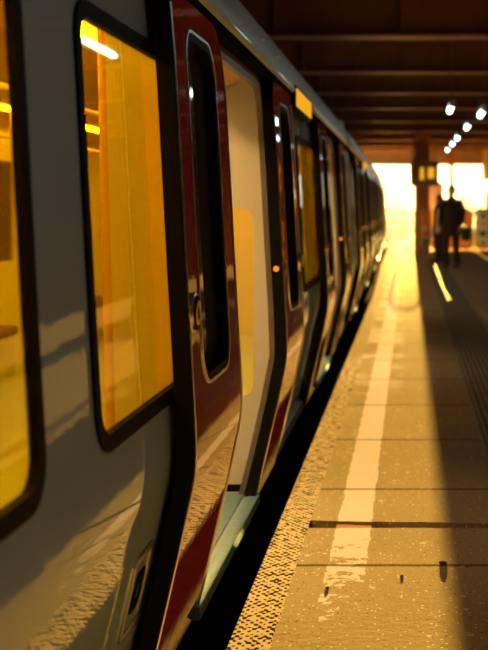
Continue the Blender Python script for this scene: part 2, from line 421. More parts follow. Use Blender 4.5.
XF = -3.42                                            # far side of the car
def train_car(ys, ye, doors, windows, displays, label, rz=0., bx=-1.98, piv=None):
    T = (bx, ys, -1.0)
    car = thing('train_car', label, 'train', (bx if piv is None else piv, ys, -1.0), rz, 'cars of the train at the platform')
    xb = lambda z: P(z) + BODY
    # --- near side, with its openings
    holes = [(a, b, -.06, 1.94) for a, b in doors] + [(a + .03, b - .03, .86, 1.78) for a, b in windows]
    yb = sorted(set([ys, ye] + [v for h in holes for v in h[:2]]))
    zb = sorted(set(ZS + [1.94, .86, 1.78]))
    rows = []
    for i, z in enumerate(zb):
        zn = zb[i + 1] if i + 1 < len(zb) else z
        zm = (z + zn) / 2
        fl = [not any(h[0] - 1e-6 <= (a + b) / 2 <= h[1] and h[2] < zm < h[3] for h in holes) for a, b in zip(yb, yb[1:])]
        rows.append((z, yb, fl))
    obj('side_panel', slab(rows, xb, .012), M['body'], car, sharp=35, origin=T)
    # --- roof: gutter strip then curved top, far side wall
    bm = B()
    prof = [(-.735, 2.005), (-.665, 2.015), (-.655, 2.03), (-.668, 2.10), (-.692, 2.19), (-.725, 2.235), (-.80, 2.285)]
    a = [bm.verts.new((x, ys, z)) for x, z in prof]; b = [bm.verts.new((x, ye, z)) for x, z in prof]
    for i in range(len(prof) - 1): bm.faces.new((a[i], a[i + 1], b[i + 1], b[i]))
    obj('roof_edge', bm, M['roof'], car, sharp=50, origin=T)
    bm = B()
    prof = [(-.79, 2.28)] + [(-2.0 + 1.21 * math.cos(q), 2.28 + .34 * math.sin(q)) for q in frange(.15, PI - .15, 14)] + [(-3.21, 2.28), (-3.35, 2.05)]
    a = [bm.verts.new((x, ys, z)) for x, z in prof]; b = [bm.verts.new((x, ye, z)) for x, z in prof]
    for i in range(len(prof) - 1): bm.faces.new((a[i], a[i + 1], b[i + 1], b[i]))
    bm.faces.new(a); bm.faces.new(b)
    obj('roof', bm, M['roof'], car, origin=T)
    obj('door_rail', box(B(), -.80, -.668, ys, ye, 1.968, 2.012), M['black'], car, origin=T)
    yy = ys + .4
    while yy < ye and ys < 0:
        bm = B(); r = bmesh.ops.create_uvsphere(bm, u_segments=8, v_segments=6, radius=.011)
        bmesh.ops.translate(bm, verts=r['verts'], vec=(-.672, yy, 2.125))
        if yy > 5: obj('roof_bolt', bm, M['chrome'], car, origin=T)
        else: bm.free()
        yy += .62
    # --- far side
    bm = B()
    wy = ys + .3
    fw = []
    while wy + 1.3 < ye: fw.append((wy, wy + 1.1)); wy += 1.5
    yb2 = sorted(set([ys, ye] + [v for w in fw for v in w]))
    zb2 = [0, .9, 1.75, 2.08]
    for i in range(3):
        for a_, b_ in zip(yb2, yb2[1:]):
            if i == 1 and any(w[0] - 1e-6 <= (a_ + b_) / 2 <= w[1] for w in fw): continue
            box(bm, XF - .04, XF, a_, b_, zb2[i], zb2[i + 1])
    obj('cabin_wall', bm, M['cream'], car, origin=T)
    for a_, b_ in fw:
        obj('far_window', box(B(), XF - .03, XF - .022, a_, b_, .9, 1.75), M['amber'], car, origin=T)
    for yy in (ys, ye):
        bm = box(B(), XF, -.72, yy - .02 if yy == ye else yy, yy if yy == ye else yy + .02, .0, 2.28)
        obj('end_wall', bm, M['cream'], car, origin=T)
    # grey end pillar and its rounded rim, standing a little proud of the side
    for yy, s in ((ys, 1), (ye, -1)):
        bm = slab([(z, sorted([yy, yy + s * .34]), [True]) for z in ZS], lambda z: P(z) + BODY + .03, .06)
        obj('end_pillar', bm, M['roof'], car, sharp=35, origin=T)
    # --- floor, ceiling, underframe, wheels
    obj('cabin_floor', box(B(), XF, -.755, ys, ye, -.06, 0.), M['cfloor'], car, origin=T)
    obj('cabin_ceiling', box(B(), XF, -.735, ys, ye, 2.04, 2.09), M['warmceil'], car, origin=T)
    obj('underframe', box(B(), XF + .1, -.79, ys + .1, ye - .1, -.42, -.061), M['black'], car, origin=T)
    for yy in (ys + 1.6, ys + 3.6, ye - 3.6, ye - 1.6):
        bm = B(); tube(bm, [(-2.95, yy, -.62), (-1.0, yy, -.62)], .06, 12)
        wb = obj('wheelset', bm, M['black'], car, origin=T)
        for xw in (-2.72, -1.28):
            bm = B(); tube(bm, [(xw - .07, yy, -.62), (xw + .07, yy, -.62)], .375, 28)
            obj('wheel', bm, M['rail'], wb, origin=T)
        bm = box(B(), -2.5, -1.5, yy - .25, yy + .25, -.56, -.42)
        obj('bolster', bm, M['black'], wb, origin=T)
    # --- interior lights
    for x in (-1.25, -2.75):
        obj('light_strip', box(B(), x - .05, x + .05, ys + .3, ye - .3, 2.026, 2.039), M['strip'], car, origin=T)
    # --- doors
    for a, b in doors:
        bm = ring(a - .05, b + .05, -.1, 1.975, .15, .06, xb, .014, .012, .012)
        obj('door_portal', bm, M['jamb'], car, origin=T)
        obj('door_sill', box(B(), -.765, -.712, a - .03, b + .03, -.045, .004, .004), M['sill'], car, origin=T)
        obj('threshold', box(B(), -.96, -.782, a - .02, b + .02, -.02, .006, .003), M['sill'], car, origin=T)
        door_leaf(a - .86, a + .02, 1, car, T)
        door_leaf(b - .02, b + .86, -1, car, T)
        bm = B()
        hp = [(-.745, 1.995), (-1.02, 1.865), (-1.04, 1.875), (-1.04, 2.04), (-.745, 2.04)]
        va = [bm.verts.new((x, a - .055, z)) for x, z in hp]; vb = [bm.verts.new((x, b + .07, z)) for x, z in hp]
        bm.faces.new(va); bm.faces.new(vb)
        for i in range(5): bm.faces.new((va[i], va[(i + 1) % 5], vb[(i + 1) % 5], vb[i]))
        obj('door_header', bm, M['warmceil'], car, origin=T)
        obj('doorway_lamp', box(B(), -1.12, -1.06, a + .1, b - .1, 2.028, 2.039), M['cool'], car, origin=T)
        bz = 1.07
        bm = B(); tube(bm, [(P(bz) - .03, b - .036, bz), (P(bz) - .03, b - .028, bz)], .014, 14)
        obj('indicator_light', bm, M['orange'], car, origin=T)
        # draught screens on both sides of the doorway, facing along the car
        for yy, s in ((a - .10, -1), (b + .075, 1)):
            y_in, y_out = sorted((yy, yy + s * .04))
            xi, px = (-.985 if s < 0 else -1.09), (-.842 if s < 0 else -.748)
            zs = sorted(set(frange(0., .6, 8) + frange(.62, .84, 5) + frange(.9, 2.04, 9) + [.46, 1.36] + [1.36 - .07 * q for q in (.1, .3, .6, 1)] + [.46 + .05 * q for q in (.1, .3, .6, 1)]))
            rows = []
            for z in zs:
                q = max(rr(z - .46, .05) if z >= .46 else .05, rr(1.36 - z, .07) if z <= 1.36 else .07)
                xq = xi + ((.03 - .055 * z / 2) if s < 0 else 0)
                rows.append((z, [xq, xq + .03, px - q, xb(z) - .012], [True, s < 0 or not (.46 - 1e-6 <= z < 1.36 - 1e-6), True]))
            bm = slab(rows, lambda z: y_out, y_out - y_in)
            for v in bm.verts: v.co = Vector((v.co.y, v.co.x, v.co.z))
            sc = obj('draught_screen', bm, M['cream'] if s < 0 else M['tan'], car, origin=T)
            if s > 0: obj('screen_pane', box(B(), xi + .03, px, y_in + .014, y_out - .014, .46, 1.36), M['ambersc'], sc, origin=T)
            obj('kick_plate', box(B(), xi, -.775, y_in - .004, y_out + .004, 0., .035), M['rubber'], sc, origin=T)
            bm = B(); tube(bm, [(xi - (0 if s < 0 else .02), yy, 0), (xi - (.045 if s < 0 else .02), yy, 2.04)], .016, 12)
            obj('grab_pole', bm, M['yellowpole'], car, origin=T)
    # --- window frames and glass
    for a, b in windows:
        fr = obj('window_frame', ring(a, b, .83, 1.81, .10, .038, xb, .008, .012), M['rubber'], car, origin=T)
        obj('window_pane', pane(a + .034, b - .034, .864, 1.776, .065, xb, .0, .006), M['amber'], fr, origin=T)
    for a, b in displays:
        d = obj('display_case', box(B(), -.72, -.652, a, b, 1.915, 2.06, .006), M['rubber'], car, origin=T)
        obj('display_screen', box(B(), -.653, -.646, a + .03, b - .03, 1.94, 2.04), M['display'], d, origin=T)
    # --- seats along the far side between the doors, poles and rails
    yy = ys + .6
    while yy + .5 < ye - .5:
        if not any(a - .2 < yy + .25 < b + .2 for a, b in doors):
            s = obj('seat', box(B(), -3.38, -2.98, yy, yy + .47, .08, .40, .02), M['seatbase'], car, origin=T)
            obj('seat_cushion', box(B(), -3.36, -2.95, yy + .01, yy + .46, .40, .47, .025), M['seat'], s, origin=T)
            bm = box(B(), -3.40, -3.31, yy + .01, yy + .46, .47, .90, .03)
            obj('seat_back', bm, M['seat'], s, origin=T)
        yy += .5
    for x in (-1.62, -2.75):
        bm = B(); tube(bm, [(x, ys + .4, 1.84), (x, ye - .4, 1.84)], .017, 10)
        q = ys + .9
        while q < ye - .6:
            tube(bm, [(x, q, 1.84), (x, q, 2.05)], .013, 8); q += 1.3
        obj('grab_rail', bm, M['yellowpole'], car, origin=T)
    for a, b in doors:
        c = (a + b) / 2
        for x in (-1.95, -2.75):
            bm = B(); tube(bm, [(x, c + (.8 if x < -2 else 0), 0), (x, c + (.8 if x < -2 else 0), 2.05)], .019, 12)
            r = bmesh.ops.create_uvsphere(bm, u_segments=12, v_segments=8, radius=.04)
            bmesh.ops.translate(bm, verts=r['verts'], vec=(x, c + (.8 if x < -2 else 0), 1.84))
            obj('grab_pole', bm, M['yellowpole'], car, origin=T)
    return car

car1 = train_car(-3.0, 12.75, [(-1.3, .38), (4.10, 5.66), (9.33, 10.95)],
                 [(.9, 2.15), (2.50, 3.9), (7.38, 8.9), (11.3, 12.2)], [(6.85, 7.9)],
                 'nearest grey underground train car, its maroon doors open onto a pale sill')
# recessed catch on the lower side of the nearest car
T1 = Vector((-1.98, -3.0, -1.0))
xb = lambda z: P(z) + BODY
f = obj('release_hatch', ring(2.99, 3.20, .265, .475, .02, .016, xb, .006, .002), M['chrome'], car1, origin=T1)
obj('hatch_plate', pane(3.006, 3.184, .281, .459, .01, xb, .002, .01), M['body'], f, origin=T1)
obj('hatch_pull', ring(3.045, 3.145, .32, .425, .02, .030, xb, .006, .001), M['black'], f, origin=T1)

car2 = train_car(13.05, 28.6, [(15.25, 16.75), (20.4, 21.95), (25.9, 27.4)],
                 [(13.5, 14.3), (17.7, 19.4), (23.0, 24.9)], [(17.3, 18.9)],
                 'second grey train car in line, beyond the narrow gap between cars', math.radians(.30))
car3 = train_car(28.9, 44.3, [(31.1, 32.6), (36.3, 37.8), (41.4, 42.9)],
                 [(29.3, 30.1), (33.6, 35.3), (38.8, 40.4)], [],
                 'farthest grey train car, at the end of the train by the sunlit opening', math.radians(.75), bx=-1.98, piv=-2.06)

# ------------------------------------------------------------------ platform
EDGE = [(-9, -.565), (18, -.565), (22, -.60), (27, -.66), (35, -.70), (44, -.72), (50, -.62), (56, -.35), (61, .0), (66, .5)]
def edge_x(y):
    for (a, xa), (b, xb_) in zip(EDGE, EDGE[1:]):
        if y <= b: return xa + (xb_ - xa) * (y - a) / (b - a)
    return EDGE[-1][1]
def platform():
    bm = B()
    XR = 5.0
    # far edge of the open joint wanders a little and narrows to the right
    xs = [-.432] + frange(-.40, 5.0, 120)
    jn = lambda x: 5.085 + .010 * noise.noise(Vector((x * 9, 1.3, 0))) + .006 * noise.noise(Vector((x * 31, 4.3, 0)))
    jf = lambda x: 5.205 - .045 * min(1, max(0, (x + .43) / .8)) + .012 * noise.noise(Vector((x * 8, 7.1, 0))) + .008 * noise.noise(Vector((x * 29, 2.1, 0)))
    D = -.9
    # edge strip (unbroken)
    ysE = [y for y, _ in EDGE]
    ysE = sorted(set(ysE + [i for i in range(-9, 66)]))
    ysE = [y for y in ysE if y <= 66]
    L0 = [bm.verts.new((edge_x(y), y, 0)) for y in ysE]; L1 = [bm.verts.new((max(-.432, edge_x(y) + .06), y, 0)) for y in ysE]
    Lb = [bm.verts.new((edge_x(y) - .0, y, -.10)) for y in ysE]; Lc = [bm.verts.new((edge_x(y) + .18, y, -.12)) for y in ysE]; Ld = [bm.verts.new((edge_x(y) + .18, y, -1.15)) for y in ysE]
    for i in range(len(ysE) - 1):
        bm.faces.new((L0[i], L1[i], L1[i + 1], L0[i + 1]))
        bm.faces.new((Lb[i], L0[i], L0[i + 1], Lb[i + 1])); bm.faces.new((Lc[i], Lb[i], Lb[i + 1], Lc[i + 1])); bm.faces.new((Ld[i], Lc[i], Lc[i + 1], Ld[i + 1]))
    def sheet(ya, yb):          # columns over xs between two curves
        va = [bm.verts.new((x, ya(x), 0)) for x in xs]; vb = [bm.verts.new((x, yb(x), 0)) for x in xs]
        for i in range(len(xs) - 1): bm.faces.new((va[i], va[i + 1], vb[i + 1], vb[i]))
        return va, vb
    sheet(lambda x: -9, lambda x: jn(x))
    a1 = [bm.verts.new((x, jn(x), 0)) for x in xs]; a2 = [bm.verts.new((x, jn(x) + .006, -.05)) for x in xs]
    b2 = [bm.verts.new((x, jf(x) - .004, -.05)) for x in xs]; b1 = [bm.verts.new((x, jf(x), 0)) for x in xs]
    for i in range(len(xs) - 1):
        for p, q in ((a1, a2), (a2, b2), (b2, b1)):
            bm.faces.new((p[i], p[i + 1], q[i + 1], q[i]))
    va, vb = [bm.verts.new((x, jf(x), 0)) for x in xs], [bm.verts.new((x, 12, 0)) for x in xs]
    for i in range(len(xs) - 1): bm.faces.new((va[i], va[i + 1], vb[i + 1], vb[i]))
    # the rest, following the edge
    yr = [12] + [y for y in ysE if y > 12]
    l = [bm.verts.new((max(-.432, edge_x(y) + .06), y, 0)) for y in yr]; r = [bm.verts.new((XR, y, 0)) for y in yr]
    for i in range(len(yr) - 1): bm.faces.new((l[i], r[i], r[i + 1], l[i + 1]))
    me = bpy.data.meshes.new('floor'); bm.to_mesh(me); bm.free()
    o = link('floor', me, M['platform'], kind='structure')
    # joint filler where the painted line crosses
    bm = B()
    box(bm, -.315, -.165, 5.07, 5.215, -.06, -.003)
    obj('trim_2', bm, M['mortar'], kind='structure')
platform()

# ribbed metal strip set in the platform
bm = B()
for (ya, yb_) in [(-9 + 1.5 * i, -9 + 1.5 * (i + 1) - .006) for i in range(25)]:
    prof = [(.412, .0), (.412, .006), (.428, .006), (.432, .002)]
    x = .440
    while x < .81:
        prof += [(x, .002), (x + .003, .011), (x + .020, .011), (x + .023, .002)]; x += .042
    prof += [(.825, .002), (.829, .006), (.845, .006), (.845, 0)]
    a = [bm.verts.new((px, ya, pz)) for px, pz in prof]; b = [bm.verts.new((px, yb_, pz)) for px, pz in prof]
    for i in range(len(prof) - 1):
        fc = bm.faces.new((a[i], a[i + 1], b[i + 1], b[i]))
        fc.material_index = 1 if min(prof[i][1], prof[i + 1][1]) < .004 and .43 < prof[i][0] < .83 else 0
tr_ = obj('trim_1', bm, M['ridged'], kind='structure', sharp=20)
tr_.data.materials.append(M['grime'])

# small stones and a scrap lying on the platform
def pebble(x, y, s, label):
    bm = B(); r = bmesh.ops.create_icosphere(bm, subdivisions=2, radius=s)
    for v in bm.verts:
        k = 1 + .35 * noise.noise(v.co * (1.5 / s) + Vector((x * 7, y * 3, 0)))
        v.co = Vector((v.co.x * k * 1.3, v.co.y * k, max(-.4 * s, v.co.z * k * .6)))
    o = obj('pebble', bm, M['brick']); o.location = (x, y, s * .38)
    tag(o, label, 'stone', 'small stones on the platform')
pebble(.125, 4.57, .013, 'largest dark pebble, at the edge of the shade on the near platform slab')
pebble(-.485 + .19, 4.28, .006, 'small dark pebble near the worn end of the painted line')
pebble(-.03, 4.42, .005, 'small dark pebble on the sunlit slab right of the worn line')

# ------------------------------------------------------------------ track and ground
bm = B(); box(bm, -7.0, 5.0, -9, 70, -1.4, -1.15); obj('track_bed', bm, M['ballast'], kind='structure')
def track_x(y): return 0 if y < 44 else .0022 * (y - 44) ** 2
for xr in (-2.72, -1.28):
    bm = B(); prev = None
    prof = [(-.07, -1.13), (-.07, -1.11), (-.012, -1.09), (-.012, -1.03), (-.035, -1.02), (-.035, -.998), (.035, -.998), (.035, -1.02), (.012, -1.03), (.012, -1.09), (.07, -1.11), (.07, -1.13)]
    for y in frange(-9, 120, 86):
        row = [bm.verts.new((xr + px + track_x(y), y, pz)) for px, pz in prof]
        if prev:
            for i in range(len(prof)): bm.faces.new((prev[i], prev[(i + 1) % len(prof)], row[(i + 1) % len(prof)], row[i]))
        prev = row
    o = obj('rail', bm, M['rail'], kind='structure')
bm = B(); y = 44.6
while y < 75:
    box(bm, -3.2 + track_x(y), -.8 + track_x(y), y, y + .25, -1.15, -1.11); y += .7
o = obj('track_sleepers', bm, M['sleeper'], kind='structure')
bm = B(); box(bm, -150, 150, 70, 420, -1.6, -1.15); obj('ground', bm, M['ground'], kind='structure')

# ------------------------------------------------------------------ bridge deck over the station
ZD, ZB = 4.25, 3.50
bm = B(); box(bm, -7.2, 6.2, -9.2, 61, ZD, ZD + .4); obj('ceiling', bm, M['deck'], kind='structure')
for by in [-6, -2.4, 1.2, 4.8, 8.2, 11.7, 15.2, 19.2, 22.7, 26.2, 30.2, 34.2, 38.6, 42.6, 46.7, 50.6, 54.4, 57.6, 60.6]:
    bm = B()
    box(bm, -7.2, 6.2, by - .02, by + .02, ZB + .03, ZD)
    box(bm, -7.2, 6.2, by - .19, by + .19, ZB, ZB + .03)
    box(bm, -7.2, 6.2, by - .19, by + .19, ZD - .03, ZD)
    x = -6.5
    while x < 6:
        box(bm, x - .01, x + .01, by - .17, by + .17, ZB + .03, ZD - .03); x += 1.6
    obj('ceiling_beam', bm, M['rust'], kind='structure', sharp=20)
for xg in (-.2, 2.6):
    bm = B(); box(bm, xg - .06, xg + .06, -9, 61, ZD - .22, ZD); obj('ceiling_beam', bm, M['rust'], kind='structure')
bm = B(); box(bm, 5.0, 5.2, -9.2, 61, -1.4, ZD); obj('wall_right', bm, M['brick'], kind='structure')
bm = B(); box(bm, -7.2, -7.0, -9.2, 61, -1.4, ZD); obj('wall_left', bm, M['brick'], kind='structure')
bm = B(); box(bm, -7.2, 5.2, -9.3, -9.1, -1.4, ZD); obj('wall_back', bm, M['brick'], kind='structure')  # unseen wall added behind the camera to keep ambient light low

# ------------------------------------------------------------------ lamps hung in a row
def lamp(x, y, z, label, group='strip lamps hung in a row over the platform', hl=.62):
    t = thing('strip_lamp', label, 'lamp', (x, y, z), 0, group)
    obj('housing', box(B(), -.05, .05, -hl, hl, .03, .075, .008), M['lampbody'], t)
    bm = B(); tube(bm, [(0, -hl + .03, 0), (0, hl - .03, 0)], .034, 12); obj('tube', bm, M['tube'], t)
    for s in (-1, 1):
        obj('end_cap', box(B(), -.045, .045, s * hl - .02, s * hl + .02, -.04, .075, .008), M['lampbody'], t)
        bm = B(); tube(bm, [(0, s * (hl - .1), .07), (0, s * (hl - .1), ZD - z)], .008, 8); obj('hanger', bm, M['rust'], t)
    return t
words = ['nearest lit strip lamp in view of the hanging row', 'second lit strip lamp of the hanging row, counting from the nearest in view', 'third lit strip lamp of the hanging row, counting from the nearest in view',
         'fourth lit strip lamp of the hanging row, last but one', 'farthest lit strip lamp of the hanging row, above the standing person']
LP = [(482, 113), (468, 126), (458, 137), (453, 143), (448, 149)]
for (px, py), w in zip(LP, words):
    yy = 1.5 * F / (YV - py); lamp((px - XV) * yy / F, yy, H + 1.5, w)
lamp(.62, 18.2, H + 1.5, 'lone lit strip lamp hung apart, left of the hanging row', 'strip lamp hung apart from the row')
for yy, w in ((15.0, 'strip lamp over the platform just nearer than the visible row'), (10.5, 'strip lamp over the platform ahead of the open doors'), (6.4, 'strip lamp over the platform beside the first open doorway'), (1.4, 'strip lamp over the platform where the photographer stands')):
    lamp(1.19, yy, H + 1.65, w)

# ------------------------------------------------------------------ far end of the platform
def at(px, py, y): return ((px - XV) * y / F, H - (py - YV) * y / F)
# column that throws the long shadow
CY = 35.0
col = thing('column', 'square maroon column with a narrow notice strip, beneath the hanging sign box', 'column', (.35, CY, 0))
obj('shaft', box(B(), -.215, .215, -.19, .19, .0, ZB, .015), M['column'], col)
obj('plinth', box(B(), -.235, .235, -.235, .235, 0, .22, .02), M['column'], col)
obj('capital', box(B(), -.25, .25, -.25, .25, ZB - .2, ZB, .02), M['column'], col)
ns = obj('notice_strip', box(B(), -.02, .19, -.215, -.192, .14, 1.28, .004), M['signwhite'], col)
obj('notice_orange', box(B(), 0, .17, -.222, -.214, .82, 1.22), M['signorange'], ns)
obj('notice_line', box(B(), -.01, .18, -.222, -.214, .72, .78), M['signyellow'], ns)
bm = B(); tube(bm, [(.085, -.214, .58), (.085, -.222, .58)], .075, 20); obj('notice_disc', bm, M['signred'], ns)
obj('notice_blue', box(B(), .02, .15, -.222, -.214, .20, .44), M['bluepanel'], ns)
# hanging sign box
sg = thing('hanging_sign_box', 'brown sign box with two amber faces hung from the beams before the column', 'sign', (.40, 33.6, 0))
obj('casing', box(B(), -.39, .39, -.12, .12, 1.95, 2.62, .02), M['signbox'], sg)
obj('lit_face', box(B(), -.12, -.01, -.130, -.119, 2.12, 2.46), M['display'], sg)
obj('lit_face', box(B(), .10, .28, -.130, -.119, 2.16, 2.46), M['display'], sg)
for x in (-.3, .3):
    bm = B(); tube(bm, [(x, 0, 2.6), (x, 0, ZD)], .02, 8); obj('hanger', bm, M['rust'], sg)
# grey notice board on a post
nb = thing('notice_board', 'grey notice board with a red mark on a slim post right of the column', 'sign', (.785, 36.4, 0))
obj('board', box(B(), -.225, .215, -.02, .02, 1.24, 2.10, .01), M['signwhite'], nb)
bm = B(); tube(bm, [(.11, -.021, 1.53), (.11, -.028, 1.53)], .075, 18); obj('red_mark', bm, M['signred'], nb)
bm = B(); tube(bm, [(0, .04, 0), (0, .04, 2.1)], .03, 10); obj('post', bm, M['frame'], nb)

# rounded framed screens across the end of the platform
def frame_bm(x0, x1, z0, z1, r, rad=.035):
    lp = rounded_loop(x0, x1, z0, z1, r, r, 6, 3)
    bm = B(); n = 8; rings = []
    for i, (a, b) in enumerate(lp):
        pa, pb = lp[i - 1], lp[(i + 1) % len(lp)]
        d = Vector((pb[0] - pa[0], 0, pb[1] - pa[1])).normalized(); u = Vector((0, 1, 0)); v = d.cross(u)
        rings.append([bm.verts.new(Vector((a, 0, b)) + (u * math.cos(2 * PI * k / n) + v * math.sin(2 * PI * k / n)) * rad) for k in range(n)])
    for i in range(len(rings)):
        a, b = rings[i], rings[(i + 1) % len(rings)]
        for k in range(n): bm.faces.new((a[k], a[(k + 1) % n], b[(k + 1) % n], b[k]))
    return bm
def flat_rr(x0, x1, z0, z1, r, y0, y1):
    lp = rounded_loop(x0, x1, z0, z1, r, r, 6, 2)
    bm = B(); a = [bm.verts.new((x, y0, z)) for x, z in lp]; b = [bm.verts.new((x, y1, z)) for x, z in lp]
    bm.faces.new(a); bm.faces.new(b)
    for i in range(len(lp)): bm.faces.new((a[i], a[(i + 1) % len(lp)], b[(i + 1) % len(lp)], b[i]))
    return bm
def screen(x0, x1, label, m, y=38.0, rad=.035):
    t = thing('framed_screen', label, 'screen', ((x0 + x1) / 2, y, 0), 0, 'rounded screens across the platform end')
    w = (x1 - x0) / 2
    obj('frame', frame_bm(-w, w, .07, 1.27, .13, rad), M['frame'], t)
    obj('panel', flat_rr(-w + .02, w - .02, .09, 1.25, .11, -.008, .008), m, t)
    for s in (-1, 1):
        bm = B(); tube(bm, [(s * (w - .2), 0, .06), (s * (w - .2), 0, 0)], .03, 8); obj('foot', bm, M['frame'], t)
    return t, w
screen(-.30, .14, 'clear rounded screen in the sun beside the train, left of the maroon column', M['clear'], rad=.015)
t2, w2 = screen(.62, 1.97, 'amber rounded screen with a blue band, behind the standing person', M['boardamber'])
obj('blue_band', box(B(), -w2 + .03, w2 - .03, -.018, -.009, .40, .70), M['bluepanel'], t2)
t3, w3 = screen(2.10, 3.5, 'rounded screen with a pale blue strip of signs, rightmost on the platform', M['boardamber'])
obj('blue_band', box(B(), -w3 + .03, w3 - .03, -.018, -.009, .40, .64), M['bluepanel'], t3)
ps = obj('sign_strip', box(B(), -w3 + .06, -w3 + .36, -.034, -.019, .12, 1.22, .004), M['paleblue'], t3)
bm = B(); tube(bm, [(-w3 + .21, -.034, .52), (-w3 + .21, -.042, .52)], .10, 20); obj('sign_disc', bm, M['navy'], ps)
bm = B(); tube(bm, [(-w3 + .21, -.034, .84), (-w3 + .21, -.042, .84)], .06, 20); obj('sign_disc', bm, M['signred'], ps)
for zc in (1.08, .24):
    bm = B()
    a = [bm.verts.new((-w3 + .21 + dx, -.042, zc + dz)) for dx, dz in ((-.09, -.07), (.09, -.07), (0, .09))]; b = [bm.verts.new((v.co.x, -.033, v.co.z)) for v in a]
    bm.faces.new(a); bm.faces.new(b)
    for i in range(3): bm.faces.new((a[i], a[(i + 1) % 3], b[(i + 1) % 3], b[i]))
    obj('sign_triangle', bm, M['rubber'], ps)

# slim pole to the ceiling behind the person and ochre pillar at the right
pl = thing('slim_pole', 'slim brown pole rising to the ceiling behind the standing person', 'pole', (1.40, 40.5, 0))
bm = B(); tube(bm, [(0, 0, 0), (0, 0, ZB)], .055, 12); obj('shaft', bm, M['rust'], pl)
obj('bracket', box(B(), -.11, .11, -.06, .06, 2.75, 3.1, .02), M['rust'], pl)
pp = thing('pillar', 'ochre pillar with stepped head at the right edge under the far deck', 'pillar', (3.1, 45., 0))
obj('shaft', box(B(), -.28, .28, -.28, .28, 0, 2.0, .02), M['yellowpillar'], pp)
obj('head', box(B(), -.36, .5, -.34, .34, 2.38, ZB, .03), M['yellowpillar'], pp)
obj('neck', box(B(), -.1, .3, -.2, .2, 2.0, 2.4, .02), M['yellowpillar'], pp)

# low railing and hazy trees beyond the bridge
fn = thing('railing', 'low pale railing beyond the end of the platform, in the glare', 'railing', (-2., 68, -1.15))
for i in range(24):
    bm = B(); tube(bm, [(-9 + i * .9, 0, 0), (-9 + i * .9, 0, 2.15)], .035, 8); obj('post', bm, M['frame'], fn)
for z in (1.2, 1.65, 2.1):
    bm = B(); tube(bm, [(-9.1, 0, z), (11.9, 0, z)], .03, 8); obj('rail', bm, M['frame'], fn)
def tree(x, y, h, seed, label):
    rnd = random.Random(seed)
    t = thing('tree', label, 'tree', (x, y, -1.15), 0, 'trees in the haze beyond the bridge')
    bm = B(); tube(bm, [(0, 0, 0), (.1, 0, h * .3), (-.1, .1, h * .62)], [.22, .17, .08], 8); obj('trunk', bm, M['trunk'], t)
    bm = B()
    for i in range(22):
        a = rnd.uniform(0, 2 * PI); u = rnd.uniform(.0, 1); rr_ = h * .34 * math.sqrt(rnd.random()) * (1 - .5 * u)
        c = Vector((rr_ * math.cos(a), rr_ * math.sin(a), h * (.38 + .55 * u))); s = h * rnd.uniform(.09, .16)
        r = bmesh.ops.create_icosphere(bm, subdivisions=3, radius=s)
        for v in r['verts']:
            k = 1 + .55 * noise.noise(v.co * (3.2 / s) + c)
            v.co = v.co * k + c
    obj('foliage', bm, M['leaf'], t)
for i, (x, y, h, lb) in enumerate([(-7.5, 150, 3.4, 'low hazy tree beyond the bridge, nearest the end of the train'), (-2.0, 160, 3.8, 'hazy tree beyond the bridge, seen just left of the column'), (3.6, 155, 3.3, 'hazy tree beyond the bridge, seen between column and person'),
                                   (7.0, 150, 4.0, 'hazy tree beyond the bridge, just right of the standing person'), (10.2, 158, 3.4, 'hazy tree beyond the bridge, beside the ochre pillar')]):
    tree(x, y, h, i + 3, lb)

